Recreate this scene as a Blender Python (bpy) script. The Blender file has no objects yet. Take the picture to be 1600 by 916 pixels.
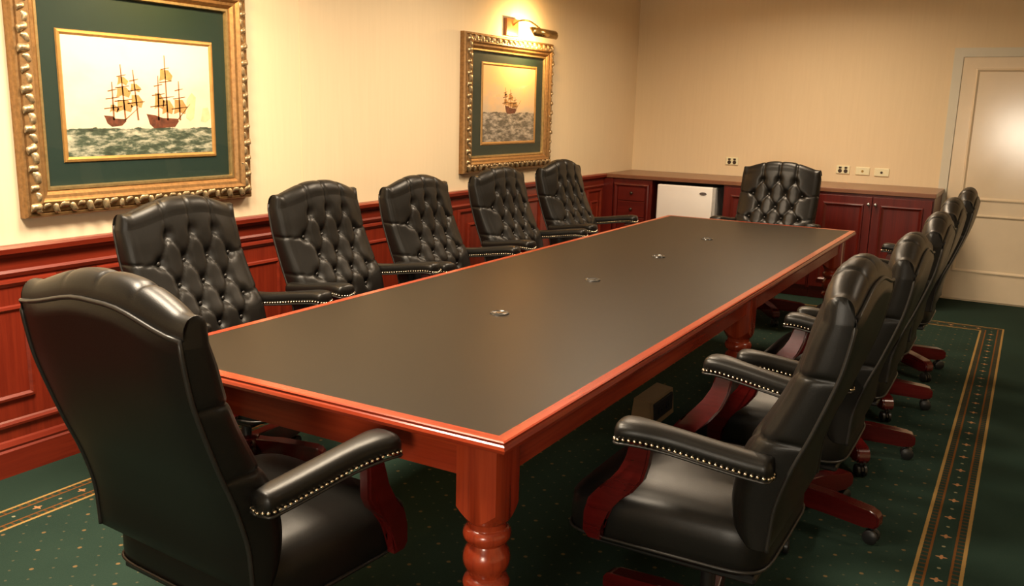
import bpy, bmesh, math, random
from mathutils import Vector, Matrix
random.seed(7)
S = bpy.context.scene
C = S.collection
PI = math.pi

# ------------------------------------------------------------------ camera
def cam_axes(yaw, pit, rol):
    f = Vector((math.sin(yaw)*math.cos(pit), math.cos(yaw)*math.cos(pit), math.sin(pit)))
    r = f.cross(Vector((0, 0, 1))).normalized(); u = r.cross(f)
    return r*math.cos(rol)+u*math.sin(rol), -r*math.sin(rol)+u*math.cos(rol), f
r_, u_, f_ = cam_axes(-0.5216, -0.20613, 0.0254)
cd = bpy.data.cameras.new('camera'); cam = bpy.data.objects.new('camera', cd); C.objects.link(cam)
m = Matrix((r_, u_, -f_)).transposed().to_4x4(); m.translation = (0.896, -1.543, 1.45)
cam.matrix_world = m
cd.sensor_width = 36; cd.lens = 1389.4/1600*36; cd.clip_start = .05
S.camera = cam
# ------------------------------------------------------------------ world, exposure
w = bpy.data.worlds.new('world'); S.world = w; w.use_nodes = True
w.node_tree.nodes['Background'].inputs[0].default_value = (.9, .8, .65, 1)
w.node_tree.nodes['Background'].inputs[1].default_value = .05
vs = S.view_settings
vs.view_transform = 'Standard'; vs.look = 'None'; vs.gamma = 1; vs.use_curve_mapping = False; vs.exposure = 0.0
# room dimensions
XW, YB, XR, YN, ZC = -2.405, 6.439, 3.2, -3.2, 2.62
YF = 5.78; HC = .89
# assumed ceiling luminaires, out of view: (x, y, size x, size y, watts) and an added window behind the camera; the fixtures are built further down
LIGHTS = [(-1.1, -.35, .6, .6, 92, (1, .83, .62)), (-1.3, .9, .6, .6, 70, (1, .81, .58)), (-1.1, 3.0, .6, .6, 46, (1, .79, .56)), (-.6, 4.9, .6, .6, 40, (1, .77, .53)), (2.1, 2.4, .6, .6, 17, (1, .82, .62))]  # last panel is added to brighten the carpet on the door side
def area(name, loc, direction, sx, sy, watts, col, spread=180):
    ld = bpy.data.lights.new(name, 'AREA'); ld.shape = 'RECTANGLE'; ld.size = sx; ld.size_y = sy; ld.energy = watts; ld.color = col
    ld.spread = math.radians(spread)
    o = bpy.data.objects.new(name, ld); C.objects.link(o)
    o.matrix_world = Matrix.Translation(loc) @ Vector(direction).to_track_quat('-Z', 'Y').to_matrix().to_4x4()
    return o
for lx, ly, sx, sy, st, lc in LIGHTS:
    area('ceiling_glow', (lx, ly, ZC-.03), (0, 0, -1), sx, sy, st, lc, 160)
WIN = (.35, 1.05, .80, 1.55)  # unseen window, added and sized for the bright highlight on the door
area('added_window_light', ((WIN[0]+WIN[1])/2, YN+.04, (WIN[2]+WIN[3])/2), (0, 1, 0), WIN[1]-WIN[0], WIN[3]-WIN[2], 44, (1, .88, .70))
LAMP_W = 15.0

# ------------------------------------------------------------------ helpers
def obj(name, data, mat=None, parent=None, smooth=False):
    """link a bmesh or mesh as ONE object"""
    if isinstance(data, bmesh.types.BMesh):
        me = bpy.data.meshes.new(name); bmesh.ops.recalc_face_normals(data, faces=data.faces)
        data.to_mesh(me); data.free()
    else:
        me = data
    if mat and not me.materials: me.materials.append(mat)
    if smooth:
        for p in me.polygons: p.use_smooth = True
        if smooth != True: me.set_sharp_from_angle(angle=math.radians(smooth))
    o = bpy.data.objects.new(name, me); C.objects.link(o)
    if parent: o.parent = parent
    return o
def tag(o, label=None, cat=None, group=None, kind=None):
    if label: o['label'] = label
    if cat: o['category'] = cat
    if group: o['group'] = group
    if kind: o['kind'] = kind
    return o
def thing(name, label, cat, loc=(0, 0, 0), rz=0, group=None):
    o = bpy.data.objects.new(name, None); C.objects.link(o); o.empty_display_size = .1
    o.location = loc; o.rotation_euler = (0, 0, rz)
    return tag(o, label, cat, group)
def BM(): return bmesh.new()
def box(bm, x0, y0, z0, x1, y1, z1, bev=0, seg=1):
    g = bmesh.ops.create_cube(bm, size=1)
    vs_ = g['verts']
    for v in vs_:
        v.co = Vector(((x0+x1)/2+v.co.x*(x1-x0), (y0+y1)/2+v.co.y*(y1-y0), (z0+z1)/2+v.co.z*(z1-z0)))
    if bev:
        es = set(e for v in vs_ for e in v.link_edges)
        bmesh.ops.bevel(bm, geom=list(es), offset=bev, segments=seg, affect='EDGES', profile=.5)
    return bm
def grid(bm, rows, close_u=False):
    """quads over rows of points"""
    V = [[bm.verts.new(p) for p in r] for r in rows]
    for a, b in zip(V[:-1], V[1:]):
        n = len(a)
        for j in range(n if close_u else n-1):
            k = (j+1) % n
            try: bm.faces.new((a[j], a[k], b[k], b[j]))
            except ValueError: pass
    return V
def lathe(bm, prof, n=24, axis='z', c=(0, 0, 0)):
    rows = []
    for r, z in prof:
        ring = []
        for k in range(n):
            a = 2*PI*k/n; p = (r*math.cos(a), r*math.sin(a), z)
            if axis == 'x': p = (p[2], p[0], p[1])
            if axis == 'y': p = (p[0], p[2], p[1])
            ring.append(Vector(p)+Vector(c))
        rows.append(ring)
    V = grid(bm, rows, True)
    for ring in (V[0], V[-1]):
        try: bm.faces.new(ring)
        except ValueError: pass
    return bm
def tube(bm, pts, r, n=8, closed=False):
    pts = [Vector(p) for p in pts]; rows = []
    N = len(pts)
    for i, p in enumerate(pts):
        a = pts[(i-1) % N] if (closed or i > 0) else p
        b = pts[(i+1) % N] if (closed or i < N-1) else p
        t = (b-a).normalized()
        ref = Vector((0, 0, 1)) if abs(t.z) < .9 else Vector((1, 0, 0))
        s = t.cross(ref).normalized(); q = s.cross(t)
        rows.append([p+(s*math.cos(2*PI*k/n)+q*math.sin(2*PI*k/n))*r for k in range(n)])
    if closed: rows.append(rows[0])
    V = grid(bm, rows, True)
    if not closed:
        for ring in (V[0], V[-1]): bm.faces.new(ring)
    else: bmesh.ops.remove_doubles(bm, verts=bm.verts, dist=1e-6)
    return bm
def prism(bm, poly, axis, a, b, bev=0):
    """extrude a 2-D polygon along an axis: 'x' -> poly is (y,z); 'y' -> (x,z); 'z' -> (x,y)"""
    def P(p, t):
        return {'x': (t, p[0], p[1]), 'y': (p[0], t, p[1]), 'z': (p[0], p[1], t)}[axis]
    A = [bm.verts.new(P(p, a)) for p in poly]; B = [bm.verts.new(P(p, b)) for p in poly]
    fs = [bm.faces.new(A), bm.faces.new(B[::-1])]
    n = len(poly)
    for i in range(n): fs.append(bm.faces.new((A[i], B[i], B[(i+1) % n], A[(i+1) % n])))
    if bev:
        es = [e for f in fs[:2] for e in f.edges]
        bmesh.ops.bevel(bm, geom=es, offset=bev, segments=2, affect='EDGES')
    return bm
def rect_moulding(bm, O, U, V, N, u0, v0, u1, v1, prof):
    """mitred moulding round a rectangle; prof = [(inset, height)]"""
    O, U, V, N = Vector(O), Vector(U), Vector(V), Vector(N); rows = []
    for d, h in prof:
        rows.append([O+U*a+V*b+N*h for a, b in ((u0+d, v0+d), (u1-d, v0+d), (u1-d, v1-d), (u0+d, v1-d))])
    grid(bm, rows, True)
    return bm
def catmull(pts, n):
    """smooth interpolation of 2-D/3-D points, n samples"""
    P = [Vector(p) for p in pts]; out = []
    m_ = len(P)-1
    for i in range(n):
        t = i/(n-1)*m_; k = min(int(t), m_-1); f = t-k
        p0 = P[max(k-1, 0)]; p1 = P[k]; p2 = P[k+1]; p3 = P[min(k+2, m_)]
        out.append(.5*((2*p1)+(p2-p0)*f+(2*p0-5*p1+4*p2-p3)*f*f+(3*p1-p0-3*p2+p3)*f**3))
    return out
def smooth(a, b, x):
    t = min(max((x-a)/(b-a), 0), 1); return t*t*(3-2*t)

# ------------------------------------------------------------------ materials
class X:
    """tiny expression wrapper over Math nodes"""
    nt = None
    def __init__(s, v): s.v = v
    @staticmethod
    def op(name, *a):
        n = X.nt.nodes.new('ShaderNodeMath'); n.operation = name
        for i, q in enumerate(a):
            q = q.v if isinstance(q, X) else q
            if isinstance(q, (int, float)): n.inputs[i].default_value = q
            else: X.nt.links.new(q, n.inputs[i])
        return X(n.outputs[0])
    def __add__(s, o): return X.op('ADD', s, o)
    def __sub__(s, o): return X.op('SUBTRACT', s, o)
    def __rsub__(s, o): return X.op('SUBTRACT', o, s)
    def __mul__(s, o): return X.op('MULTIPLY', s, o)
    def __truediv__(s, o): return X.op('DIVIDE', s, o)
    def __lt__(s, o): return X.op('LESS_THAN', s, o)
    def __gt__(s, o): return X.op('GREATER_THAN', s, o)
    def min(s, o): return X.op('MINIMUM', s, o)
    def max(s, o): return X.op('MAXIMUM', s, o)
    def abs(s): return X.op('ABSOLUTE', s)
    def fract(s): return X.op('FRACT', s)
    def sqrt(s): return X.op('SQRT', s)
def new_mat(name):
    mt = bpy.data.materials.new(name); mt.use_nodes = True
    nt = mt.node_tree; b = nt.nodes['Principled BSDF']; X.nt = nt
    return mt, nt, b
def rgb(c): return (c[0], c[1], c[2], 1)
def coord(nt, scale=(1, 1, 1), kind='Object'):
    t = nt.nodes.new('ShaderNodeTexCoord'); mp = nt.nodes.new('ShaderNodeMapping')
    mp.inputs['Scale'].default_value = scale
    nt.links.new(t.outputs[kind], mp.inputs[0]); return mp.outputs[0]
def noise(nt, vec, scale, detail=4, rough=.55):
    n = nt.nodes.new('ShaderNodeTexNoise'); n.inputs['Scale'].default_value = scale
    n.inputs['Detail'].default_value = detail; n.inputs['Roughness'].default_value = rough
    nt.links.new(vec, n.inputs['Vector']); return n.outputs[0]
def ramp(nt, fac, stops):
    r = nt.nodes.new('ShaderNodeValToRGB'); e = r.color_ramp.elements
    while len(e) < len(stops): e.new(.5)
    for q, (p, c) in zip(e, stops): q.position = p; q.color = rgb(c)
    nt.links.new(fac, r.inputs[0]); return r.outputs[0]
def mix(nt, fac, a, b):
    n = nt.nodes.new('ShaderNodeMix'); n.data_type = 'RGBA'
    for sock, v in ((n.inputs[0], fac), (n.inputs[6], a), (n.inputs[7], b)):
        v = v.v if isinstance(v, X) else v
        if isinstance(v, (int, float)): sock.default_value = v
        elif isinstance(v, tuple): sock.default_value = rgb(v)
        else: nt.links.new(v, sock)
    return n.outputs[2]
def bump(nt, b, h, strength, dist):
    n = nt.nodes.new('ShaderNodeBump'); n.inputs['Strength'].default_value = strength
    n.inputs['Distance'].default_value = dist
    nt.links.new(h, n.inputs['Height']); nt.links.new(n.outputs[0], b.inputs['Normal'])
def plain(name, col, rough=.5, metal=0, spec=.5, coat=0, nscale=0, nbump=0, var=.12, emit=None):
    mt, nt, b = new_mat(name)
    b.inputs['Roughness'].default_value = rough; b.inputs['Metallic'].default_value = metal
    b.inputs['Specular IOR Level'].default_value = spec; b.inputs['Coat Weight'].default_value = coat
    b.inputs['Coat Roughness'].default_value = .12
    v = coord(nt); n = noise(nt, v, nscale or 30)
    nt.links.new(ramp(nt, n, [(.3, tuple(c*(1-var) for c in col)), (.7, tuple(min(1, c*(1+var)) for c in col))]), b.inputs['Base Color'])
    if nbump: bump(nt, b, n, nbump, .002)
    if emit:
        b.inputs['Emission Color'].default_value = rgb(emit[0]); b.inputs['Emission Strength'].default_value = emit[1]
    return mt
def wood(name, dark, light, axis, rough=.28, coat=.35, scale=1):
    mt, nt, b = new_mat(name)
    sc = [26*scale]*3; sc['xyz'.index(axis)] = 1.6*scale
    v = coord(nt, tuple(sc)); n = noise(nt, v, 1.0, 6, .6)
    sc2 = [120*scale]*3; sc2['xyz'.index(axis)] = 3*scale
    n2 = noise(nt, coord(nt, tuple(sc2)), 1.0, 3, .5)
    col = ramp(nt, n, [(.25, dark), (.5, tuple((a+c)/2 for a, c in zip(dark, light))), (.75, light)])
    col = mix(nt, (X(n2) - .45)*1.2, col, tuple(c*.55 for c in dark))
    nt.links.new(col, b.inputs['Base Color'])
    b.inputs['Roughness'].default_value = rough; b.inputs['Coat Weight'].default_value = coat
    b.inputs['Coat Roughness'].default_value = .15
    bump(nt, b, n2, .05, .001)
    return mt
M = {}
M['leather'] = plain('black_leather', (.0080, .0072, .0062), .36, 0, .30, 0, 420, .12, .25)
M['button'] = plain('leather_button', (.018, .016, .014), .3, 0, .6)
M['welt'] = plain('leather_welt', (.020, .018, .016), .38)
M['nail'] = plain('nail_brass', (.85, .71, .52), .25, 1)
M['chairwood'] = wood('mahogany_chair', (.058, .003, .003), (.11, .007, .006), 'y', .22, .5)
M['rubber'] = plain('black_plastic', (.012, .012, .012), .4)
M['grommet'] = plain('grommet_plastic', (.03, .028, .025), .25, 0, .7)
M['chrome'] = plain('chrome', (.75, .75, .74), .15, 1)
for a in 'xyz':
    M['tw'+a] = wood('table_wood_'+a, (.23, .020, .008), (.45, .060, .016), a, .25, .4)
    M['ww'+a] = wood('wainscot_wood_'+a, (.125, .0105, .004), (.235, .026, .009), a, .36, .12)
    M['cw'+a] = wood('cabinet_wood_'+a, (.07, .0045, .003), (.14, .011, .006), a, .36, .15)
M['top'] = plain('table_laminate', (.017, .0118, .0068), .40, 0, .17, 0, 300, .03, .1)
M['worktop'] = plain('worktop_laminate', (.20, .085, .045), .35, 0, .5, .2, 12, 0, .1)
M['black'] = plain('black_void', (.006, .006, .006), .6)
M['gold'] = plain('gilt_frame', (.29, .16, .06), .42, .55, .5, 0, 60, .1, .25)
M['gold2'] = plain('gilt_bright', (.66, .48, .22), .32, .85, .5, 0, 60, .05, .15)
M['leafgold'] = plain('gilt_carving', (.40, .29, .16), .36, .7, .5, 0, 90, .3, .45)
M['mat'] = plain('green_mount_card', (.010, .026, .019), .7, 0, .3, 0, 200, 0, .1)
M['fillet'] = plain('gilt_fillet', (.50, .27, .08), .42, .5)
M['brass'] = plain('brass', (.75, .50, .18), .25, .95)
M['plate_brown'] = wood('lamp_plate_wood', (.16, .05, .015), (.3, .1, .03), 'z')
M['fridge'] = plain('fridge_white', (.80, .77, .74), .35, 0, .5, 0, 8, 0, .02)
M['fridge_side'] = plain('fridge_edge_grey', (.45, .44, .43), .4)
M['badge'] = plain('badge_silver', (.5, .5, .52), .25, .9)
M['door'] = plain('door_cream', (.80, .67, .49), .15, 0, .75, 0, 5, 0, .03)
M['doorframe'] = plain('door_frame_paint', (.66, .63, .52), .4, 0, .5, 0, 5, 0, .03)
M['socket'] = plain('socket_plate', (.80, .76, .52), .4, 0, .5, 0, 5, 0, .03)
M['brown'] = plain('socket_brown', (.035, .018, .010), .4)
M['ceiling'] = plain('ceiling_paint', (.82, .76, .66), .9, 0, .2, 0, 3, 0, .02)
M['box'] = plain('tan_plastic', (.20, .13, .065), .5, 0, .5, 0, 20, 0, .08)

def wallpaper():
    mt, nt, b = new_mat('cream_wallpaper')
    n = noise(nt, coord(nt, (60, 60, 3)), 1.0, 4, .6); n2 = noise(nt, coord(nt), .7, 2)
    c = ramp(nt, n, [(.25, (.76, .62, .42)), (.75, (.795, .655, .45))])
    c = mix(nt, X(n2)*.25, c, (.74, .60, .39))
    nt.links.new(c, b.inputs['Base Color']); b.inputs['Roughness'].default_value = .75
    b.inputs['Specular IOR Level'].default_value = .25
    bump(nt, b, n, .06, .001); return mt
M['wall'] = wallpaper()
def carpet():
    mt, nt, b = new_mat('green_carpet')
    t = nt.nodes.new('ShaderNodeTexCoord'); sp = nt.nodes.new('ShaderNodeSeparateXYZ')
    nt.links.new(t.outputs['Object'], sp.inputs[0]); x, y = X(sp.outputs[0]), X(sp.outputs[1])
    fine = X(noise(nt, t.outputs['Object'], 260, 3)); big = X(noise(nt, t.outputs['Object'], 2.2, 3))
    xx, yy = x+(fine-.5)*.006, y+(fine-.5)*.006
    dx = (xx+2.115).min(.87-xx); dy = (5.49-yy).min(yy+2.7); d = dx.min(dy)
    along_y = dx < dy
    s = yy*along_y+xx*(1-along_y)
    base = mix(nt, (big-.3)*1.4, (.0135, .030, .0215), (.020, .042, .030))
    base = mix(nt, (fine-.3)*1.3, base, (.026, .046, .035))
    fb = lambda a, c: (d > a)*(d < c)
    # narrow bars between each pair of lines
    zone = fb(.012, .036)+fb(.114, .138)
    bars = ((s/.03).fract() < .3)*zone
    col = mix(nt, bars*.8, base, (.10, .045, .014))
    col = mix(nt, fb(.034, .042)+fb(.108, .116), col, (.16, .062, .016))
    col = mix(nt, fb(0, .012)+fb(.138, .150), col, (.33, .20, .065))
    # flowers on the band
    fs = (((s+.078)/.175).fract()-.5)*.175; fd = d-.075
    a1 = (fs*fs/(.017*.017)+fd*fd/(.006*.006)) < 1
    a2 = (fs*fs/(.005*.005)+fd*fd/(.019*.019)) < 1
    ft = (((s+.1655)/.175).fract()-.5)*.175
    a3 = (ft*ft+fd*fd) < .00004
    col = mix(nt, a1.max(a2)*.9, col, (.42, .20, .085))
    col = mix(nt, a3*.8, col, (.30, .27, .16))
    # dots on the field
    p = x/.194+y/.165; q = x/.194-y/.165
    def lat(p, q, k, r):
        a = ((p*k+.5).fract()-.5)/k; c = ((q*k+.5).fract()-.5)/k
        u = (a+c)*.097; v = (a-c)*.0825
        return (u*u+v*v) < r*r
    field = d > .165
    col = mix(nt, lat(p, q, 2, .0042)*field*.5, col, (.12, .10, .055))
    col = mix(nt, lat(p, q, 1, .007)*field*.6, col, (.22, .13, .05))
    nt.links.new(col, b.inputs['Base Color']); b.inputs['Roughness'].default_value = .95
    b.inputs['Specular IOR Level'].default_value = .1
    bump(nt, b, fine.v, .5, .004); return mt
M['carpet'] = carpet()
def glass_mat():
    mt, nt, b = new_mat('picture_glass'); nt.nodes.remove(b)
    out = nt.nodes['Material Output']; tr = nt.nodes.new('ShaderNodeBsdfTransparent'); g = nt.nodes.new('ShaderNodeBsdfGlossy')
    g.inputs['Roughness'].default_value = .03; ge = nt.nodes.new('ShaderNodeNewGeometry'); dt = nt.nodes.new('ShaderNodeVectorMath'); dt.operation = 'DOT_PRODUCT'
    nt.links.new(ge.outputs['Incoming'], dt.inputs[0]); nt.links.new(ge.outputs['Normal'], dt.inputs[1])
    fr = X.op('POWER', 1-X(dt.outputs['Value']).abs(), 5)*.96+.04     # Schlick reflectance, same from both faces
    mx = nt.nodes.new('ShaderNodeMixShader')
    nt.links.new(fr.v, mx.inputs[0]); nt.links.new(tr.outputs[0], mx.inputs[1]); nt.links.new(g.outputs[0], mx.inputs[2])
    nt.links.new(mx.outputs[0], out.inputs[0]); return mt
M['glass'] = glass_mat()
def sea_print(name, hz, sky_lo, sky_hi, sea, foam, y0, z0, wd, ht):
    """sky and sea of a painting; y0,z0,wd,ht = rectangle of the print on the wall"""
    mt, nt, b = new_mat(name)
    t = nt.nodes.new('ShaderNodeTexCoord'); sp = nt.nodes.new('ShaderNodeSeparateXYZ')
    nt.links.new(t.outputs['Object'], sp.inputs[0]); u = (X(sp.outputs[1])-y0)/wd; v = (X(sp.outputs[2])-z0)/ht
    n = X(noise(nt, coord(nt, (6, 14, 46)), 1, 6, .68)); n2 = X(noise(nt, coord(nt, (10, 5, 9)), 1, 4, .6))
    skyc = ramp(nt, (n2*.6+v*.55).v, [(.35, sky_lo), (.75, sky_hi)])
    seac = ramp(nt, n.v, [(.30, tuple(c*.35 for c in sea)), (.46, sea), (.56, tuple((a+c)/2 for a, c in zip(sea, foam))), (.66, foam)])
    col = mix(nt, v+(n-.5)*.06 > hz, seac, skyc)
    nt.links.new(col, b.inputs['Base Color']); b.inputs['Roughness'].default_value = .5
    return mt

# ------------------------------------------------------------------ the room shell
def structure(name, bm, mat, parent=None, label=None, cat=None):
    o = obj(name, bm, mat, parent)
    if not parent: tag(o, label, cat, kind='structure')
    return o
structure('floor', box(BM(), XW-.1, YN-.1, -.05, XR+.1, YB+.1, 0), M['carpet'], label='dark green carpet with gold dots and a gold banded border', cat='floor')
structure('ceiling', box(BM(), XW-.1, YN-.1, ZC, XR+.1, YB+.1, ZC+.08), M['ceiling'], label='plain pale ceiling above the boardroom', cat='ceiling')
wl = structure('wall_left', box(BM(), XW-.1, YN-.1, 0, XW, YB+.1, ZC), M['wall'], label='cream papered wall with two framed ship pictures', cat='wall')
structure('wall_back', box(BM(), XW, YB, 0, XR, YB+.1, ZC), M['wall'], label='cream papered end wall above the low cabinets', cat='wall')
structure('wall_right', box(BM(), XR, YN, 0, XR+.1, YB+.1, ZC), M['wall'], label='plain cream wall on the door side of the room', cat='wall')
bm = BM()
for a0, b0, a1, b1 in ((XW, 0, WIN[0], ZC), (WIN[1], 0, XR, ZC), (WIN[0], 0, WIN[1], WIN[2]), (WIN[0], WIN[3], WIN[1], ZC)):
    box(bm, a0, YN-.1, b0, a1, YN, b1)
structure('wall_front', bm, M['wall'], label='plain cream wall with an added window, facing the cabinets', cat='wall')
wn = thing('added_window_1', 'added white framed window, out of view, lighting the door highlight', 'window'); wn['kind'] = 'structure'
obj('window_frame', rect_moulding(BM(), (0, YN, 0), (1, 0, 0), (0, 0, 1), (0, 1, 0), WIN[0]-.05, WIN[2]-.05, WIN[1]+.05, WIN[3]+.05, [(0, 0), (0, .02), (.05, .02), (.05, -.06), (.08, -.06), (.08, -.09)]), M['doorframe'], wn)
for k in (1, 2):
    xm = WIN[0]+(WIN[1]-WIN[0])*k/3
    obj('mullion', box(BM(), xm-.02, YN-.09, WIN[2], xm+.02, YN-.05, WIN[3]), M['doorframe'], wn)
for k in range(3):
    x0 = WIN[0]+(WIN[1]-WIN[0])*k/3; x1 = WIN[0]+(WIN[1]-WIN[0])*(k+1)/3
    obj('pane', box(BM(), x0+.02, YN-.08, WIN[2]+.02, x1-.02, YN-.075, WIN[3]-.02), plain('added_glow_pane', (.9, .9, .9), .2, emit=((1, .9, .75), 2.5)), wn)  # glowing panes of the added window
# wallpaper joint on the left wall
obj('wallpaper_joint', box(BM(), XW, 1.962, HC, XW+.0015, 1.966, ZC), M['wall'], wl)
# wainscot backing and its panels
wy0, wy1 = YN, YF-.02
obj('wainscot_board', box(BM(), XW, wy0, 0, XW+.012, wy1, HC-.02), M['wwz'], wl)
base = BM(); prism(base, [(XW, 0), (XW+.032, 0), (XW+.032, .10), (XW+.026, .108), (XW+.030, .118), (XW+.022, .135), (XW+.012, .14), (XW, .14)], 'y', wy0, wy1)
structure('baseboard_left', base, M['wwy'], label='red mahogany skirting board below the panelled wall', cat='skirting board')
rail = BM(); prism(rail, [(XW, .775), (XW+.018, .775), (XW+.024, .79), (XW+.016, .80), (XW+.016, .845), (XW+.03, .858), (XW+.045, .866), (XW+.048, .885), (XW+.04, HC+.004), (XW, HC+.004)], 'y', wy0, wy1)
structure('trim_1', rail, M['wwy'], label='red mahogany dado rail capping the wainscot', cat='dado rail')
xf = XW+.012
spans = [(-3.1, -1.96), (-1.78, -.62+.0), (-.61, .55), (.73, 1.89), (2.08, 3.24), (3.42, 4.58), (4.76, 5.30), (5.43, 5.72)]
for a, b_ in spans:
    wp = obj('wainscot_panel', rect_moulding(BM(), (xf, 0, 0), (0, 1, 0), (0, 0, 1), (1, 0, 0), a, .19, b_, .765,
        [(0, 0), (.004, .012), (.014, .014), (.024, .008), (.030, .002)]), M['wwy'], wl)
    i = .125 if b_-a > .5 else .07
    bm = rect_moulding(BM(), (xf, 0, 0), (0, 1, 0), (0, 0, 1), (1, 0, 0), a+i, .295, b_-i, .665, [(0, 0), (.004, .012), (.014, .014), (.024, .006)])
    obj('panel_moulding', bm, M['wwy'], wl)
    obj('panel_field', box(BM(), xf-.001, a+i+.02, .315, xf+.005, b_-i-.02, .645), M['wwz'], wl)
# ------------------------------------------------------------------ door in the end wall
FR0, FR1, FT = .262, 1.26, 1.99
dr = thing('door_1', 'cream panelled door with raised mouldings in the end wall', 'door', (0, 0, 0)); dr['kind'] = 'structure'
bm = BM()
prism(bm, [(FR0, 0), (FR0+.065, 0), (FR0+.065, FT-.065), (FR1-.065, FT-.065), (FR1-.065, 0), (FR1, 0), (FR1, FT), (FR0, FT)], 'y', YB-.022, YB+.0, .004)
obj('door_frame', bm, M['doorframe'], dr)
dx0, dx1 = FR0+.068, FR1-.068
obj('door_leaf', box(BM(), dx0, YB-.014, .012, dx1, YB+.0, FT-.068, .002), M['door'], dr)
for z0, z1 in ((.235, .705), (.815, 1.835)):
    obj('panel_moulding', rect_moulding(BM(), (0, YB-.014, 0), (1, 0, 0), (0, 0, 1), (0, -1, 0), dx0+.10, z0, dx1-.10, z1,
        [(0, 0), (.003, .010), (.012, .012), (.020, .006), (.026, 0)]), M['door'], dr)
lk = obj('door_handle', lathe(BM(), [(.024, YB-.014), (.024, YB-.02), (.010, YB-.024), (.010, YB-.06), (.026, YB-.065), (.028, YB-.08), (.018, YB-.092), (0.001, YB-.094)], 16, 'y', (dx1-.06, 0, .96)), M['brass'], dr, 40)

# ------------------------------------------------------------------ sockets on the end wall
def socket(x0, z0, x1, z1, double, label):
    t = thing('wall_socket', label, 'wall socket', ((x0+x1)/2, YB, (z0+z1)/2)); w_, h_ = (x1-x0)/2, (z1-z0)/2
    obj('plate', box(BM(), -w_, -.010, -h_, w_, 0, h_, .003, 2), M['socket'], t)
    if double:
        for sx in (-1, 1):
            obj('switch', box(BM(), sx*w_*.42-.011, -.014, h_*.28, sx*w_*.42+.011, -.009, h_*.75, .001), M['brown'], t)
            obj('outlet', lathe(BM(), [(.016, -.009), (.016, -.0125), (.001, -.0125)], 16, 'y', (sx*w_*.42, 0, -h_*.30)), M['brown'], t)
    else:
        obj('outlet', lathe(BM(), [(.010, -.009), (.010, -.013), (.001, -.013)], 14, 'y', (0, 0, -.002)), M['brown'] if double is None else M['brass'], t)
    return t
socket(-1.497, .99, -1.385, 1.056, True, 'double power socket on the wall above the fridge')
socket(-.540, .967, -.430, 1.034, True, 'double power socket on the wall beside two single outlets')
socket(-.383, .966, -.272, 1.030, False, 'single outlet plate with pale centre, between two other wall sockets')
socket(-.235, .962, -.120, 1.028, None, 'single outlet plate with dark centre, wall socket nearest the door')

# ------------------------------------------------------------------ cabinets along the end wall
XE = .30
wt = obj('worktop', box(BM(), XW+.002, YF-.02, HC-.03, XE+.01, YB-.001, HC+.004, .004, 2), M['worktop'])
tag(wt, 'long brown worktop over the low mahogany cabinets', 'worktop')
def raised(name, x0, z0, x1, z1, par, y=YF, mat='cwz'):
    d = obj(name, box(BM(), x0, y-.02, z0, x1, y, z1, .002), M[mat], par)
    obj('panel_moulding', rect_moulding(BM(), (0, y-.02, 0), (1, 0, 0), (0, 0, 1), (0, -1, 0), x0+.055, z0+.055 if z1-z0 > .3 else z0+.03, x1-.055, z1-.055 if z1-z0 > .3 else z1-.03,
        [(0, 0), (.003, .010), (.012, .012), (.022, .004), (.03, -.0)]), M[mat], d)
    return d
def knob(x, z, par, mat='brass', y=YF-.02):
    return obj('knob', lathe(BM(), [(.006, y+.001), (.006, y-.012), (.013, y-.016), (.014, y-.022), (.008, y-.028), (.001, y-.029)], 14, 'y', (x, 0, z)), M[mat], par, True)
c1 = thing('drawer_cabinet', 'mahogany drawer cabinet in the corner beside the white fridge', 'cabinet')
obj('body', box(BM(), XW+.05, YF, .08, -1.935, YB-.002, HC-.032), M['cwz'], c1)
obj('plinth', box(BM(), XW+.05, YF+.03, 0, -1.935, YB-.002, .08), M['cwx'], c1)
zz = .10
for k in range(5):
    d = obj('drawer', box(BM(), XW+.155, YF-.012, zz, -1.995, YF, zz+.137, .003), M['cwx'], c1); knob(-2.115, zz+.07, d, 'brown', YF-.012); zz += .142
obj('face_moulding', rect_moulding(BM(), (0, YF, 0), (1, 0, 0), (0, 0, 1), (0, -1, 0), XW+.115, .085, -1.955, HC-.07, [(0, 0), (.003, .018), (.016, .022), (.034, .010), (.038, 0)]), M['cwz'], c1)
c1b = obj('filler_stile', box(BM(), XW+.002, YF-.018, .0, XW+.108, YF+.02, HC-.035), M['cwz'], c1)
def cupboard(label, x0, x1):
    t = thing('cupboard', label, 'cabinet')
    obj('body', box(BM(), x0, YF, .08, x1, YB-.002, HC-.032), M['cwz'], t)
    obj('plinth', box(BM(), x0, YF+.03, 0, x1, YB-.002, .08), M['cwx'], t)
    xm = (x0+x1)/2
    for a, b_, kx in ((x0+.01, xm-.003, xm-.025), (xm+.003, x1-.01, xm+.025)):
        d = raised('door', a, .10, b_, HC-.05, t); knob(kx, .785, d, 'badge')
cupboard('mahogany cupboard with two panelled doors, between fridge and other cupboard', -1.30, -.562)
cupboard('mahogany cupboard with two panelled doors and brass knobs, nearest the cream door', -.558, XE)
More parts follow.
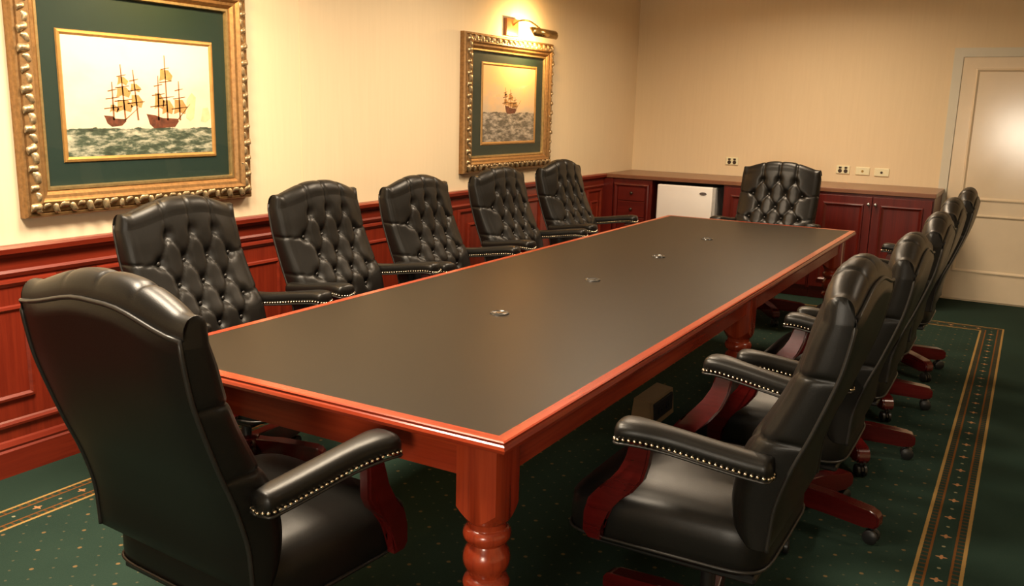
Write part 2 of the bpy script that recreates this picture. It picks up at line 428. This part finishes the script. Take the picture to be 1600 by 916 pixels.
# bar fridge
fr = thing('bar_fridge', 'small white bar fridge set between the mahogany cabinets', 'fridge', (-1.62, YF, 0))
obj('body', box(BM(), -.255, .03, .02, .255, .56, .825, .006), M['fridge_side'], fr)
fd_ = obj('door', box(BM(), -.255, -.035, .05, .235, .028, .832, .012, 3), M['fridge'], fr, 40)
obj('hinge_edge', box(BM(), .236, -.033, .05, .262, .028, .830, .004), M['fridge_side'], fr)
obj('badge', lathe(BM(), [(.001, -.0385), (.030, -.0385), (.032, -.036), (.032, -.034)], 20, 'y', (0, 0, 0)), M['badge'], fd_).location = (.155, 0, .775)
for ch in fd_.children: ch.scale = (1, 1, .42)
for sx in (-.2, .2):
    obj('foot', lathe(BM(), [(.018, 0), (.018, .025)], 10, 'z', (sx, .05, 0)), M['rubber'], fr)

# ------------------------------------------------------------------ pictures
def picture(label, y0, z0, y1, z1, mw, iw, prt, ships, fw=.10):
    t = thing('framed_picture', label, 'picture', (0, 0, 0))
    x = XW+.001
    obj('backing', box(BM(), x, y0+.02, z0+.02, x+.008, y1-.02, z1-.02), M['black'], t)
    cy, cz = (y0+y1)/2, (z0+z1)/2
    # four mitred rails
    prof = [(0, 0), (0, .030), (.006, .042), (.014, .044), (.018, .038), (.022, .046), (.060, .062), (.066, .056), (.072, .048), (.084, .046), (.094, .034), (fw, .020), (fw, .010)]
    cor = [(y0, z0, 1, 1), (y1, z0, -1, 1), (y1, z1, -1, -1), (y0, z1, 1, -1)]
    for k in range(4):
        A, B = cor[k], cor[(k+1) % 4]
        rows = [[(x+h, A[0]+A[2]*d, A[1]+A[3]*d), (x+h, B[0]+B[2]*d, B[1]+B[3]*d)] for d, h in prof]
        bm = BM(); V = grid(bm, rows)
        r = obj('frame_rail', bm, M['gold'], t)
        # carved leaves along the rail
        a = Vector((0, A[0]+A[2]*.042, A[1]+A[3]*.042)); b_ = Vector((0, B[0]+B[2]*.042, B[1]+B[3]*.042))
        L = (b_-a).length; n = round(L/.036); d = (b_-a).normalized()
        inw = Vector((0, -d.z, d.y))
        for j in range(n+1):
            sgn = 1 if j % 2 else -1; p = a+d*(L*j/n)+inw*(sgn*.007)
            lo = bpy.data.objects.new('carved_leaf', leaf_mesh); C.objects.link(lo); lo.parent = r
            ang = math.atan2(d.z, d.y)
            lo.matrix_local = Matrix.Translation((x+.052, p.y, p.z)) @ Matrix.Rotation(ang+sgn*random.uniform(.5, 1.0), 4, 'X') @ Matrix.Scale(random.uniform(.85, 1.25), 4)
    e = fw
    obj('inner_slip', rect_moulding(BM(), (x, 0, 0), (0, 1, 0), (0, 0, 1), (1, 0, 0), y0+e-.004, z0+e-.004, y1-e+.004, z1-e+.004, [(0, .022), (.004, .030), (.014, .030), (.018, .012)]), M['gold2'], t)
    obj('mount', box(BM(), x+.008, y0+.09, z0+.09, x+.012, y1-.09, z1-.09), M['mat'], t)
    iy0, iz0, iy1, iz1 = iw
    obj('fillet', rect_moulding(BM(), (x, 0, 0), (0, 1, 0), (0, 0, 1), (1, 0, 0), iy0, iz0, iy1, iz1, [(0, .012), (.003, .018), (.012, .020), (.020, .014), (.022, .0125)]), M['fillet'], t)
    pr = obj('print', box(BM(), x+.0122, iy0+.015, iz0+.015, x+.0132, iy1-.015, iz1-.015), prt, t)
    W_, H_ = iy1-iy0-.03, iz1-iz0-.03
    for ship in ships:
        for mat, polys in ship:
            bm = BM()
            for poly in polys:
                pts = [(iy0+.015+u*W_, iz0+.015+v*H_) for u, v in poly]
                prism(bm, pts, 'x', x+.0130, x+.0136)
            obj({'hull': 'painted_hull', 'rig': 'painted_mast', 'sail': 'painted_sail', 'smoke': 'painted_cloud'}[mat], bm, PM[mat], pr)
    g_ = BM(); grid(g_, [[(x+.0215, y0+.09, z0+.09), (x+.0215, y1-.09, z0+.09)], [(x+.0215, y0+.09, z1-.09), (x+.0215, y1-.09, z1-.09)]]); obj('glass', g_, M['glass'], t)
    return t
bm = BM()
rows = []
for i in range(7):
    s = i/6; wd = .014*math.sin(PI*min(1, s*.92+.08))**.8+.001
    rows.append([((.013*math.sin(PI*s)+.002)*(1-(k/2-1)**2)-.003*(k == 2)*math.sin(PI*s), -.023+.046*s, wd*(k/2-1)+.005*math.sin(2*PI*s)) for k in range(5)])
grid(bm, rows)
leaf_mesh = bpy.data.meshes.new('carved_leaf'); bmesh.ops.recalc_face_normals(bm, faces=bm.faces); bm.to_mesh(leaf_mesh); bm.free()
leaf_mesh.materials.append(M['leafgold'])
for p in leaf_mesh.polygons: p.use_smooth = True
PM = {'hull': plain('paint_hull', (.11, .03, .012), .6, nscale=60, var=.5), 'rig': plain('paint_rig', (.22, .085, .025), .6, nscale=60, var=.3),
      'sail': plain('paint_sail', (.44, .23, .075), .6, nscale=40, var=.25), 'smoke': plain('paint_smoke', (.74, .52, .30), .7, nscale=20, var=.15)}
def quad(u0, v0, u1, v1, w0, w1=None):
    """thin stroke from one point to another"""
    w1 = w0 if w1 is None else w1
    dx, dy = u1-u0, v1-v0; l = math.hypot(dx, dy); nx, ny = -dy/l, dx/l
    return [(u0+nx*w0, v0+ny*w0), (u1+nx*w1, v1+ny*w1), (u1-nx*w1, v1-ny*w1), (u0-nx*w0, v0-ny*w0)]
def sail(u0, v0, u1, v1, bag=.02):
    return [(u0, v0), (u0+bag*.4, (v0+v1)/2), (u0+.01, v1), (u1-.01, v1), (u1+bag, (v0+v1)/2), (u1+.005, v0), ((u0+u1)/2, v0+.02)]
def ship(hu0, hu1, hv, hh, masts):
    hull = [[(hu0, hv+hh*.85), (hu0-.008, hv+hh*1.15), (hu0+.05, hv+hh*1.05), ((hu0+hu1)/2, hv+hh*.8), (hu1, hv+hh*.75), (hu1+.01, hv+hh*.5), (hu1-.02, hv), (hu0+.04, hv-.01), (hu0+.012, hv+hh*.25)]]
    rig, sails = [], []
    for mu, top, lean, sl in masts:
        rig.append(quad(mu, hv+hh*.6, mu+lean, top, .006, .003))
        for f, wd in ((.42, .058), (.64, .045), (.82, .03)):
            v = hv+(top-hv)*f; u = mu+lean*f
            rig.append(quad(u-wd, v-.012, u+wd, v+.008, .0048, .003))
        for a, b_, wd in sl:
            va, vb = hv+(top-hv)*a, hv+(top-hv)*b_; u = mu+lean*(a+b_)/2
            sails.append(sail(u-wd*1.25, va, u+wd*.95, vb))
    rig.append(quad(hu1, hv+hh*.6, hu1+.10, hv+hh*2.1, .004, .0015)) if masts[0][3] else None
    return [('sail', sails), ('rig', rig), ('hull', hull)]
P1 = (.622, 1.192, 1.382, 1.703)
sp1 = sea_print('print_sea_battle', .255, (.66, .54, .38), (.78, .70, .54), (.06, .085, .055), (.50, .49, .37), P1[0], P1[1], P1[2]-P1[0], P1[3]-P1[1])
ships1 = [ship(.245, .37, .265, .075, [(.30, .63, .0, [(.30, .48, .02)]), (.375, .78, -.015, [(.22, .42, .04), (.46, .63, .035), (.66, .8, .025)]), (.46, .74, -.02, [(.32, .55, .03), (.6, .75, .025)])]),
          ship(.525, .735, .25, .10, [(.60, .70, .01, [(.35, .66, .025)]), (.665, .88, -.005, [(.18, .38, .03), (.64, .8, .035)]), (.755, .66, .0, [(.28, .6, .035)])])]
ships1.append([('smoke', [[(.80, .33), (.83, .30), (.86, .33), (.88, .52), (.85, .56), (.81, .5)], [(.91, .30), (.95, .29), (.99, .33), (.97, .43), (.93, .42)]])])
picture('large gilt framed picture of two sailing warships in a green mount', .435, .99, 1.57, 1.955, 0, P1, sp1, ships1)
P2 = (3.69, 1.187, 4.46, 1.747)
sp2 = sea_print('print_rough_sea', .40, (.45, .42, .36), (.82, .52, .24), (.13, .115, .09), (.55, .48, .40), P2[0], P2[1], P2[2]-P2[0], P2[3]-P2[1])
ships2 = [ship(.42, .62, .385, .085, [(.43, .72, -.02, [(.30, .55, .03), (.6, .8, .02)]), (.52, .70, -.01, [(.24, .48, .045), (.52, .78, .035)]), (.60, .60, .0, [(.3, .7, .035)])])]
ships2.append([('smoke', [[(.15, .58), (.35, .60), (.50, .64), (.35, .635), (.2, .62)], [(.6, .70), (.75, .72), (.9, .77), (.75, .76)]])])
picture('gilt framed picture of one sailing ship on rough seas under orange sky', 3.445, 1.005, 4.672, 1.925, 0, P2, sp2, ships2)

def picture_lamp(yc, label, zp=1.998, reach=0, watts=LAMP_W):
    t = thing('picture_lamp', label, 'picture lamp', (XW, yc, zp))
    obj('wall_plate', box(BM(), 0, -.085, -.06, .025, .085, .06, .004, 2), M['plate_brown'], t)
    obj('arm', tube(BM(), catmull([(.02, 0, .01), (.07+reach*.4, .01, .045), (.13+reach*.8, .05, .045), (.185+reach, .10, .0)], 12), .006, 8), M['brass'], t, True)
    # half-round shade, open to the wall and downwards
    bm = BM(); rows = []
    for k in range(13):
        a = math.radians(-55+k*15)
        rows.append([(.195+reach+.034*math.cos(a), yy, -.035+.034*math.sin(a)) for yy in (-.03, .30)])
    grid(bm, rows)
    for yy in (-.03, .30):
        ring = [bm.verts.new((.195+reach+.034*math.cos(math.radians(-55+k*15)), yy, -.035+.034*math.sin(math.radians(-55+k*15)))) for k in range(13)]
        bm.faces.new(ring)
    sh = obj('shade', bm, M['brass'], t, 40)
    sm = sh.modifiers.new('thick', 'SOLIDIFY'); sm.thickness = .002
    obj('bulb', lathe(BM(), [(.004, 0), (.011, .01), (.011, .25), (.004, .26)], 12, 'y', (.188+reach, .005, -.038)), plain('bulb_glow', (1, .8, .5), .4, emit=((1, .62, .22), 14)), t, True)
    ld = bpy.data.lights.new('lamp_glow', 'AREA'); ld.shape = 'RECTANGLE'; ld.size = .26; ld.size_y = .02; ld.energy = watts; ld.color = (1, .60, .22)
    lo = bpy.data.objects.new('lamp_glow', ld); C.objects.link(lo); lo.parent = t
    lo.location = (.175+reach, .135, -.045)
    d = Vector((-1, 0, -.35 if not reach else -1.4)).normalized(); y_ = Vector((0, 1, 0)); z_ = -d; x_ = y_
    lo.rotation_euler = Matrix((x_, z_.cross(x_), z_)).transposed().to_euler()
    return t
picture_lamp(4.075, 'brass picture lamp over the framed picture of one ship')
picture_lamp(.93, 'brass picture lamp over the framed picture of two warships', 2.09, .12, 8)

# ------------------------------------------------------------------ ceiling luminaires
for k, (lx, ly, sx, sy, st, lc) in enumerate(LIGHTS):
    t = thing('ceiling_light', ['square ceiling light panel above the chair at the table end', 'square ceiling light panel by the picture of two warships', 'square ceiling light panel over the conference table', 'square ceiling light panel near the cabinets', 'added square ceiling light panel brightening the carpet on the door side'][k], 'ceiling light', (lx, ly, ZC))
    obj('frame', rect_moulding(BM(), (0, 0, 0), (1, 0, 0), (0, 1, 0), (0, 0, -1), -sx/2-.02, -sy/2-.02, sx/2+.02, sy/2+.02, [(0, 0), (0, .022), (.02, .022), (.02, .005)]), M['doorframe'], t)
    obj('diffuser', box(BM(), -sx/2, -sy/2, -.016, sx/2, sy/2, -.002), plain('diffuser_%d' % k, (.9, .9, .9), .6, emit=((1, .80, .55), 2.0)), t)

# ------------------------------------------------------------------ conference table
TW, TL, TH = 1.227, 4.282, .75
tb = thing('conference_table', 'long conference table with black inlaid top and turned red wooden legs', 'table')
RW = .032
obj('top_inlay', box(BM(), -TW+RW, RW, TH-.03, -RW, TL-RW, TH-.0006), M['top'], tb)
tp = [(0+RW, TH-.03), (RW, TH), (.006, TH), (.002, TH-.002), (.0035, TH-.008), (0, TH-.011), (-.003, TH-.018), (-.001, TH-.026), (.006, TH-.03)]
cor = [(-TW, 0, 1, 1), (0, 0, -1, 1), (0, TL, -1, -1), (-TW, TL, 1, -1)]
for k in range(4):
    A, B = cor[k], cor[(k+1) % 4]
    rows = [[(A[0]+A[2]*d, A[1]+A[3]*d, z), (B[0]+B[2]*d, B[1]+B[3]*d, z)] for d, z in tp+[tp[0]]]
    obj('rim', (lambda b_: (grid(b_, rows), b_)[1])(BM()), M['twx' if k % 2 == 0 else 'twy'], tb)
ai, at_ = .06, .022
obj('apron', box(BM(), -TW+ai, ai, .622, -ai, ai+at_, .72), M['twx'], tb)
obj('apron', box(BM(), -TW+ai, TL-ai-at_, .622, -ai, TL-ai, .72), M['twx'], tb)
for x0 in (-TW+ai, -ai-at_):
    obj('apron', box(BM(), x0, ai+at_, .622, x0+at_, TL-ai-at_, .72), M['twy'], tb)
def leg_mesh():
    bm = BM(); h = .055; n = 40
    def sq(k):
        a = 2*PI*k/n; c, s = math.cos(a), math.sin(a); f = h/max(abs(c), abs(s)); f = min(f, h*1.36)
        return c*f, s*f
    rows = []
    top = [Vector((*sq(k), .72)) for k in range(n)]
    low = []; mid = []
    for k in range(n):
        x, y = sq(k); r = math.hypot(x, y)
        low.append(Vector((x, y, .520+(r-h)*1.5)))
    rows = [top, low]
    for r, z in ((.058, .514), (.054, .512), (.052, .500), (.053, .497), (.058, .494), (.063, .487), (.065, .478), (.063, .469), (.057, .462), (.050, .459), (.048, .455),
                 (.050, .450), (.056, .442), (.062, .430), (.064, .416), (.062, .402), (.055, .389), (.048, .380), (.046, .374), (.050, .371), (.059, .366), (.064, .356), (.063, .347), (.057, .339), (.048, .335),
                 (.046, .330), (.043, .318), (.045, .29), (.052, .25), (.056, .21), (.054, .17), (.046, .14), (.040, .125), (.044, .12), (.052, .115), (.055, .105), (.050, .095), (.042, .09), (.040, .08), (.046, .05), (.050, .03), (.044, .0)):
        r *= .88; rows.append([Vector((r*math.cos(2*PI*k/n), r*math.sin(2*PI*k/n), z)) for k in range(n)])
    V = grid(bm, rows, True); bm.faces.new(V[0]); bm.faces.new(V[-1])
    bmesh.ops.recalc_face_normals(bm, faces=bm.faces)
    me = bpy.data.meshes.new('leg'); bm.to_mesh(me); bm.free(); me.materials.append(M['twz'])
    for p in me.polygons: p.use_smooth = True
    me.set_sharp_from_angle(angle=math.radians(35)); return me
lm = leg_mesh()
for x in (-.098, -TW+.098):
    for y in (.098, TL/2, TL-.098):
        l = obj('leg', lm, None, tb); l.location = (x, y, 0)
for y in (1.034, 1.79, 2.546, 3.302):
    g = obj('cable_grommet', lathe(BM(), [(.0005, .005), (.012, .005), (.0125, .003), (.024, .003), (.028, .006), (.032, .005), (.034, 0)], 28, 'z'), M['grommet'], tb, 30)
    g.location = (-.632, y, TH-.0006)
    obj('slot', box(BM(), -.004, -.024, .003, .004, .024, .0042), M['black'], g)

# ------------------------------------------------------------------ power box on the floor under the table
pb = thing('floor_power_box', 'tan floor power box with dark socket opening under the table', 'power box', (-.535, 2.33, 0))
bm = BM(); prism(bm, [(-.055, 0), (.055, 0), (.045, .125), (-.04, .135)], 'y', -.15, .15, .004)
obj('housing', bm, M['box'], pb)
obj('socket_panel', box(BM(), .040, -.12, .025, .056, .12, .112, .002), M['black'], pb)
for yy in (-.05, .05):
    obj('outlet', lathe(BM(), [(.022, .055), (.022, .060), (.012, .061), (.001, .058)], 16, 'x', (0, yy, .068)), M['rubber'], pb)

# ------------------------------------------------------------------ the leather chairs
BW = .55
FRONT = [(-.150, .420), (-.124, .455), (-.112, .53), (-.130, .62), (-.172, .70), (-.216, .79), (-.242, .86), (-.258, .92), (-.276, .972)]
REAR = [(-.205, .415), (-.207, .46), (-.214, .53), (-.240, .62), (-.272, .70), (-.304, .79), (-.326, .86), (-.338, .92), (-.346, .972)]
BUTTON_ROWS = [(.915, 3), (.835, 4), (.755, 3), (.675, 4), (.595, 3)]
BS = .118
def bpos():
    out = []
    for z, n in BUTTON_ROWS:
        for k in range(n): out.append(((k-(n-1)/2)*BS, z))
    return out
BUT = bpos()
def seg_d(px, pz, a, b):
    ax, az = a; bx, bz = b; dx, dz = bx-ax, bz-az; L = dx*dx+dz*dz
    t = max(0, min(1, ((px-ax)*dx+(pz-az)*dz)/L)); return math.hypot(px-ax-dx*t, pz-az-dz*t)
CREASE = []
for i, a in enumerate(BUT):
    for b in BUT[i+1:]:
        if abs(abs(a[0]-b[0])-BS/2) < .01 and abs(abs(a[1]-b[1])-.08) < .01: CREASE.append((a, b))
for k in (-1, 0, 1): CREASE.append(((k*BS, .915), (k*BS, 1.2)))
for z in (.835, .675):
    for s in (-1, 1): CREASE.append(((s*1.5*BS, z), (s*.5, z+.012)))
for k in (-1, 0, 1): CREASE.append(((k*BS, .595), (k*BS, .40)))
def crown(x):
    return .037*(1-smooth(.04, .275, abs(x)))
def depth(x, z):
    """tufting relief (positive = into the cushion)"""
    d = 0
    for bx, bz in BUT:
        r2 = ((x-bx)**2+(z-bz)**2); d += .021*math.exp(-r2/(2*.0145**2))
    cd_ = min(seg_d(x, z, a, b) for a, b in CREASE)
    d += .009*math.exp(-cd_/.0055)
    return min(d, .026)
def back_meshes():
    nt_ = 112; Fp = catmull(FRONT, nt_); Rp = catmull(REAR, nt_)
    r = .032; h = BW/2
    cols = []      # (x, depth fraction, corner shrink)
    for f in (0, .25, .5, .72): cols.append((-h, f, 0))
    for k in range(1, 6):
        a = k/6*PI/2; cols.append((-h+r-r*math.cos(a), 1-(1-math.sin(a))*.28, 1))
    nx = 66
    for k in range(nx+1): cols.append((-h+r+(BW-2*r)*k/nx, 1, 2))
    for k in range(5, 0, -1):
        a = k/6*PI/2; cols.append((h-r+r*math.cos(a), 1-(1-math.sin(a))*.28, 1))
    for f in (.72, .5, .25, 0): cols.append((h, f, 0))
    rows = []
    cap = 14
    def roll(g):              # height of the rolled top at depth fraction g (1 = front face, 0 = rear edge)
        t = math.acos(max(-1, min(1, 2*g-1)))/PI
        return .050*math.sin(PI*t)**.8+.016*t, t
    for i in range(nt_+cap):
        F, Rr = (Fp[i], Rp[i]) if i < nt_ else (Fp[-1], Rp[-1])
        t = 0 if i < nt_ else (i-nt_+1)/cap
        g = (1+math.cos(PI*t))/2
        row = []
        v = smooth(.74, .972, F.y)
        for x, f, kind in cols:
            if t == 0: ff, dz = f, 0
            elif g >= f and f < 1:
                zf, tf = roll(f); ff, dz = f, zf*min(1, t/max(tf, 1e-3))
            else: ff, dz = g, roll(g)[0]
            seam = math.exp(-min(abs(F.y-.845), abs(F.y-.685))/.005)
            if kind == 2:
                e = 1-(abs(x)/(h-r))**4
                b_ = .020*e-depth(x, F.y+.05*t)*min(1, e*3+.25)
                by, bz = b_*math.cos(PI*t/2)**2*(1 if t < .5 else .6), b_*.25*(1-t)+b_*.5*math.sin(PI*t)
            else:
                by, bz = -.009*seam*f*(t == 0), 0
            y = Rr.x+(F.x-Rr.x)*ff+by; z = Rr.y+(F.y-Rr.y)*ff+crown(x)*v+dz+bz
            xx = x
            if kind == 0 and f > 0: xx = x+(.008*seam*(t == 0)-.008*math.sin(PI*f))*(1 if x < 0 else -1)
            xx *= 1-.03*min(1, dz/.06)*(abs(x)/h)**3
            row.append((xx, y, z))
        rows.append(row)
    bm = BM(); V = grid(bm, rows)
    bm.faces.new(V[0])
    # rear leather panel
    bm2 = BM(); rows2 = []
    nc = 14
    outline_l, outline_r, outline_t = [], [], []
    for i in range(0, nt_, 4):
        Rr = Rp[i]; v = smooth(.74, .972, Rr.y); row = []
        for k in range(nc+1):
            x = -h+BW*k/nc; e = 1-(2*k/nc-1)**6
            row.append((x*.995, Rr.x-.004-.010*e*min(1, i/9), Rr.y+crown(x)*v))
        rows2.append(row)
    Rr = Rp[-1]
    row = []
    for k in range(nc+1):
        x = (-h+BW*k/nc)*.99; row.append((x, Rr.x-.004, Rr.y+crown(x)+.015))
    rows2.append(row); grid(bm2, rows2)
    edge = [Vector(rw[0]) for rw in rows2[:-1]]+[Vector(p) for p in rows2[-1]]+[Vector(rw[-1]) for rw in rows2[-2::-1]]
    bm3 = BM(); tube(bm3, edge, .0052, 7)
    return bm, bm2, bm3
def shared(name, bm, mat, sm=True):
    o = obj(name, bm, mat, None, sm); me = o.data; bpy.data.objects.remove(o); return me
CH = []                               # (name, mesh, parent index or None, location, rotz, kind)
def part(name, me, parent=None, loc=(0, 0, 0), rz=0, kind=None, label=None):
    CH.append((name, me, parent, loc, rz, kind, label)); return len(CH)-1
b1, b2, b3 = back_meshes()
bk = part('back_cushion', shared('back_cushion', b1, M['leather'], True))
part('back_panel', shared('back_panel', b2, M['leather'], True))
part('back_piping', shared('back_piping', b3, M['welt'], True), bk)
# buttons on the front of the cushion
Fp_ = catmull(FRONT, 120)
bme = None
bb = BM(); bmesh.ops.create_uvsphere(bb, u_segments=10, v_segments=6, radius=.0085)
for v in bb.verts: v.co.y *= .55
bme = shared('button', bb, M['button'])
for bx, bz in BUT:
    q_ = min(Fp_, key=lambda p: abs(p.y-bz)); e = 1-(abs(bx)/(BW/2-.032))**4
    part('button', bme, bk, (bx, q_.x+.020*e-.017, q_.y+.002))
# seat
def seat_bm():
    bm = BM(); rows = []; n = 40; prof = []
    hw, y0, y1 = .272, -.20, .322
    def outline(inset):
        pts = []
        for k in range(n):
            a = 2*PI*k/n; c, s = math.cos(a), math.sin(a); ex = .28
            px = math.copysign(abs(c)**ex, c); py = math.copysign(abs(s)**ex, s)
            wx = (hw-inset)*(1-.04*(1-py)/2)
            pts.append((px*wx, (y0+y1)/2+py*((y1-y0)/2-inset)))
        return pts
    for ins, z in ((.030, .318), (.012, .322), (.002, .335), (.0, .36), (.0, .395), (.004, .425), (.014, .447), (.032, .463), (.06, .473), (.10, .480), (.16, .485), (.22, .487), (.268, .488)):
        rows.append([(x, y, z-(.012*smooth(.14, .322, y) if z > .44 else 0)) for x, y in outline(min(ins, .24))] if ins < .25 else [(x*.02, (y0+y1)/2+(y-(y0+y1)/2)*.02, z) for x, y in outline(.24)])
    V = grid(bm, rows, True); bm.faces.new(V[0]); bm.faces.new(V[-1]); return bm, [Vector((x, y, .338)) for x, y in outline(-.001)]
sb, so_ = seat_bm()
st_ = part('seat', shared('seat', sb, M['leather'], True))
part('seat_piping', shared('seat_piping', tube(BM(), so_, .0045, 6, True), M['welt']), st_)
part('seat_board', shared('seat_board', box(BM(), -.235, -.18, .300, .235, .255, .322, .006), M['rubber'], False))
# arms
def arm(s):
    path = catmull([(s*.302, -.215, .605), (s*.302, -.16, .608), (s*.306, -.09, .616), (s*.317, .02, .632), (s*.330, .10, .642), (s*.335, .150, .638)], 34)
    n = 18; rows = []; nails = []
    L = len(path)
    for i, p in enumerate(path):
        t = i/(L-1)
        wd = .033+.003*math.sin(t*PI)+.013*smooth(.55, .88, t)
        endf = math.sqrt(max(0, 1-((t-.90)/.10)**2)) if t > .90 else (math.sqrt(max(0, 1-((.06-t)/.06)**2)) if t < .06 else 1)
        wd *= max(endf, .05); ht = .050*(.55+.45*max(endf, .0))
        a = path[max(i-1, 0)]; b = path[min(i+1, L-1)]; d = (b-a).normalized(); sd = Vector((d.y, -d.x, 0)).normalized()
        ring = []
        for k in range(n):
            an = 2*PI*k/n; c, q = math.cos(an), math.sin(an)
            yy = math.copysign(abs(q)**.75, q); xx = math.copysign(abs(c)**.7, c)
            ring.append(p+sd*(xx*wd)+Vector((0, 0, (yy*.5+.5)*ht if yy > 0 else .5*ht+yy*.5*ht)))
        rows.append(ring)
        nails.append((p, sd, wd, ht))
    bm = BM(); V = grid(bm, rows, True); bm.faces.new(V[0]); bm.faces.new(V[-1])
    # nail line round the lower edge: outer side, tip, inner side
    loop = [p+sd*(w_*1.0)+Vector((0, 0, ht*.22)) for p, sd, w_, ht in nails]+[p-sd*(w_*1.0)+Vector((0, 0, ht*.22)) for p, sd, w_, ht in nails[::-1]]
    nb = BM(); acc = 0; step = .0135
    for a, b in zip(loop[:-1], loop[1:]):
        l = (b-a).length
        while acc < l:
            pos = a+(b-a)*(acc/l)
            mtx = Matrix.Translation(pos)
            bmesh.ops.create_icosphere(nb, subdivisions=1, radius=.0047, matrix=mtx); acc += step
        acc -= l
    wl_ = [p+sd*(w_*1.0)+Vector((0, 0, ht*.03)) for p, sd, w_, ht in nails]+[p-sd*(w_*1.0)+Vector((0, 0, ht*.03)) for p, sd, w_, ht in nails[::-1]]
    wb = tube(BM(), wl_, .0035, 6)
    return bm, nb, wb
SUP = [(.112, .640), (.124, .590), (.136, .555), (.162, .522), (.203, .488), (.232, .452), (.243, .41), (.243, .362), (.228, .345), (.196, .345), (.194, .395), (.180, .43), (.150, .462), (.112, .496), (.084, .535), (.068, .58), (.060, .632)]
for s in (-1, 1):
    ab, nb, wb = arm(s)
    ap = part('arm_pad', shared('arm_pad', ab, M['leather']))
    part('nail_heads', shared('nail_heads', nb, M['nail']), ap, kind='stuff', label='row of small brass nail heads')
    part('arm_welt', shared('arm_welt', wb, M['welt']), ap)
    sb_ = BM(); prism(sb_, SUP, 'x', -.017, .017, .006)
    for v in sb_.verts: v.co.x += s*(.290+.040*smooth(.46, .62, v.co.z))
    part('arm_support', shared('arm_support', sb_, M['chairwood'], 35), label='dark red wooden arm support')
# under-seat mechanism, column, base
part('tilt_mechanism', shared('tilt_mechanism', box(BM(), -.09, -.12, .262, .09, .12, .302, .01, 2), M['rubber'], 40))
part('tension_knob', shared('tension_knob', lathe(BM(), [(.010, 0), (.010, .02), (.034, .024), (.036, .045), (.030, .05), (.001, .05)], 18, 'y'), M['chrome'], 40), None, (0, .12, .285))
part('lever', shared('lever', tube(BM(), [(.08, 0, .28), (.20, .0, .275), (.25, .0, .265)], .006, 8), M['chrome']))
part('gas_column', shared('gas_column', lathe(BM(), [(.020, .13), (.020, .20), (.028, .202), (.028, .262)], 18), M['rubber'], 40))
part('hub', shared('hub', lathe(BM(), [(.040, .062), (.052, .066), (.055, .08), (.055, .135), (.048, .15), (.03, .155)], 20), M['chairwood'], 40))
ba = BM(); prism(ba, [(.03, .070), (.27, .060), (.305, .062), (.318, .075), (.318, .102), (.306, .118), (.285, .124), (.14, .140), (.03, .146)], 'x', -.026, .026, .006)
ba_me = shared('base_arm', ba, M['chairwood'], 40)
cs = BM()
for sx in (-.014, .014): lathe(cs, [(.001, sx-.010), (.018, sx-.010), (.026, sx-.005), (.026, sx+.005), (.018, sx+.010), (.001, sx+.010)], 16, 'x', (0, 0, .026))
lathe(cs, [(.008, .026), (.008, .064)], 8); prism(cs, [(-.022, .03), (.0, .052), (.022, .045), (.026, .03), (0, .056)][:4], 'x', -.004, .004)
cs_me = shared('castor', cs, M['rubber'], 40)
for k in range(5):
    a = k*72+18
    bi = part('base_arm', ba_me, None, (0, 0, 0), math.radians(a), label='dark red wooden base arm' if k == 0 else None)
    part('castor', cs_me, bi, (0, .292, 0), 0)
BASE_NAMES = {'base_arm', 'hub', 'castor'}
def chair(label, x, y, rz, group, lift=0, spin=0):
    t = thing('leather_chair', label, 'chair', (x, y, 0), rz, group)
    made = []
    for name, me, par, loc, prz, kind, lab in CH:
        o = bpy.data.objects.new(name, me); C.objects.link(o)
        o.parent = t if par is None else made[par]
        low = name in BASE_NAMES
        lz = 0 if (low or par is not None) else lift
        o.location = Vector(loc)+Vector((0, 0, lz)); o.rotation_euler = (0, 0, prz+(spin if name == 'base_arm' else 0))
        if kind: o['kind'] = kind
        if lab: o['label'] = lab
        made.append(o)
    return t
H90 = PI/2
GW, GD = 'chairs along the panelled wall', 'chairs along the door side of the table'
order = ['farthest along the row from the corner cabinet', 'fourth chair along from the corner cabinet', 'third chair along from the corner cabinet', 'second chair along from the corner cabinet', 'first chair along from the corner cabinet']
LEFT = [(-1.665, .83, -1.52, .0), (-1.665, 1.605, -1.55, .015), (-1.665, 2.385, -1.57, .0), (-1.665, 3.24, -1.60, .01), (-1.665, 4.08, -1.60, .02)]
for (x, y, rz, lf), o_ in zip(LEFT, order):
    chair('black tufted leather chair against the panelled wall, '+o_, x, y, rz, GW, lf, random.uniform(0, 1))
RIGHT = [(.27, .660, H90, .047), (.285, 1.61, H90, .0), (.295, 2.41, H90, .0), (.29, 3.185, H90, .0), (.31, 3.96, H90, .0)]
order2 = ['fifth from the cupboards', 'fourth from the cupboards', 'third from the cupboards', 'second from the cupboards', 'nearest the cupboards']
for (x, y, rz, lf), o_ in zip(RIGHT, order2):
    chair('black leather chair on the cream door side of the table, '+o_, x, y, rz, GD, lf, random.uniform(0, 1))
chair('black tufted leather chair at the table head, in front of the cupboards', -.685, 4.82, PI, 'chairs at the table ends', .03, .3)
chair('black leather chair at the table end away from the cupboards, seen from behind', -.643, -.128, math.radians(-4), 'chairs at the table ends', .032, .5)
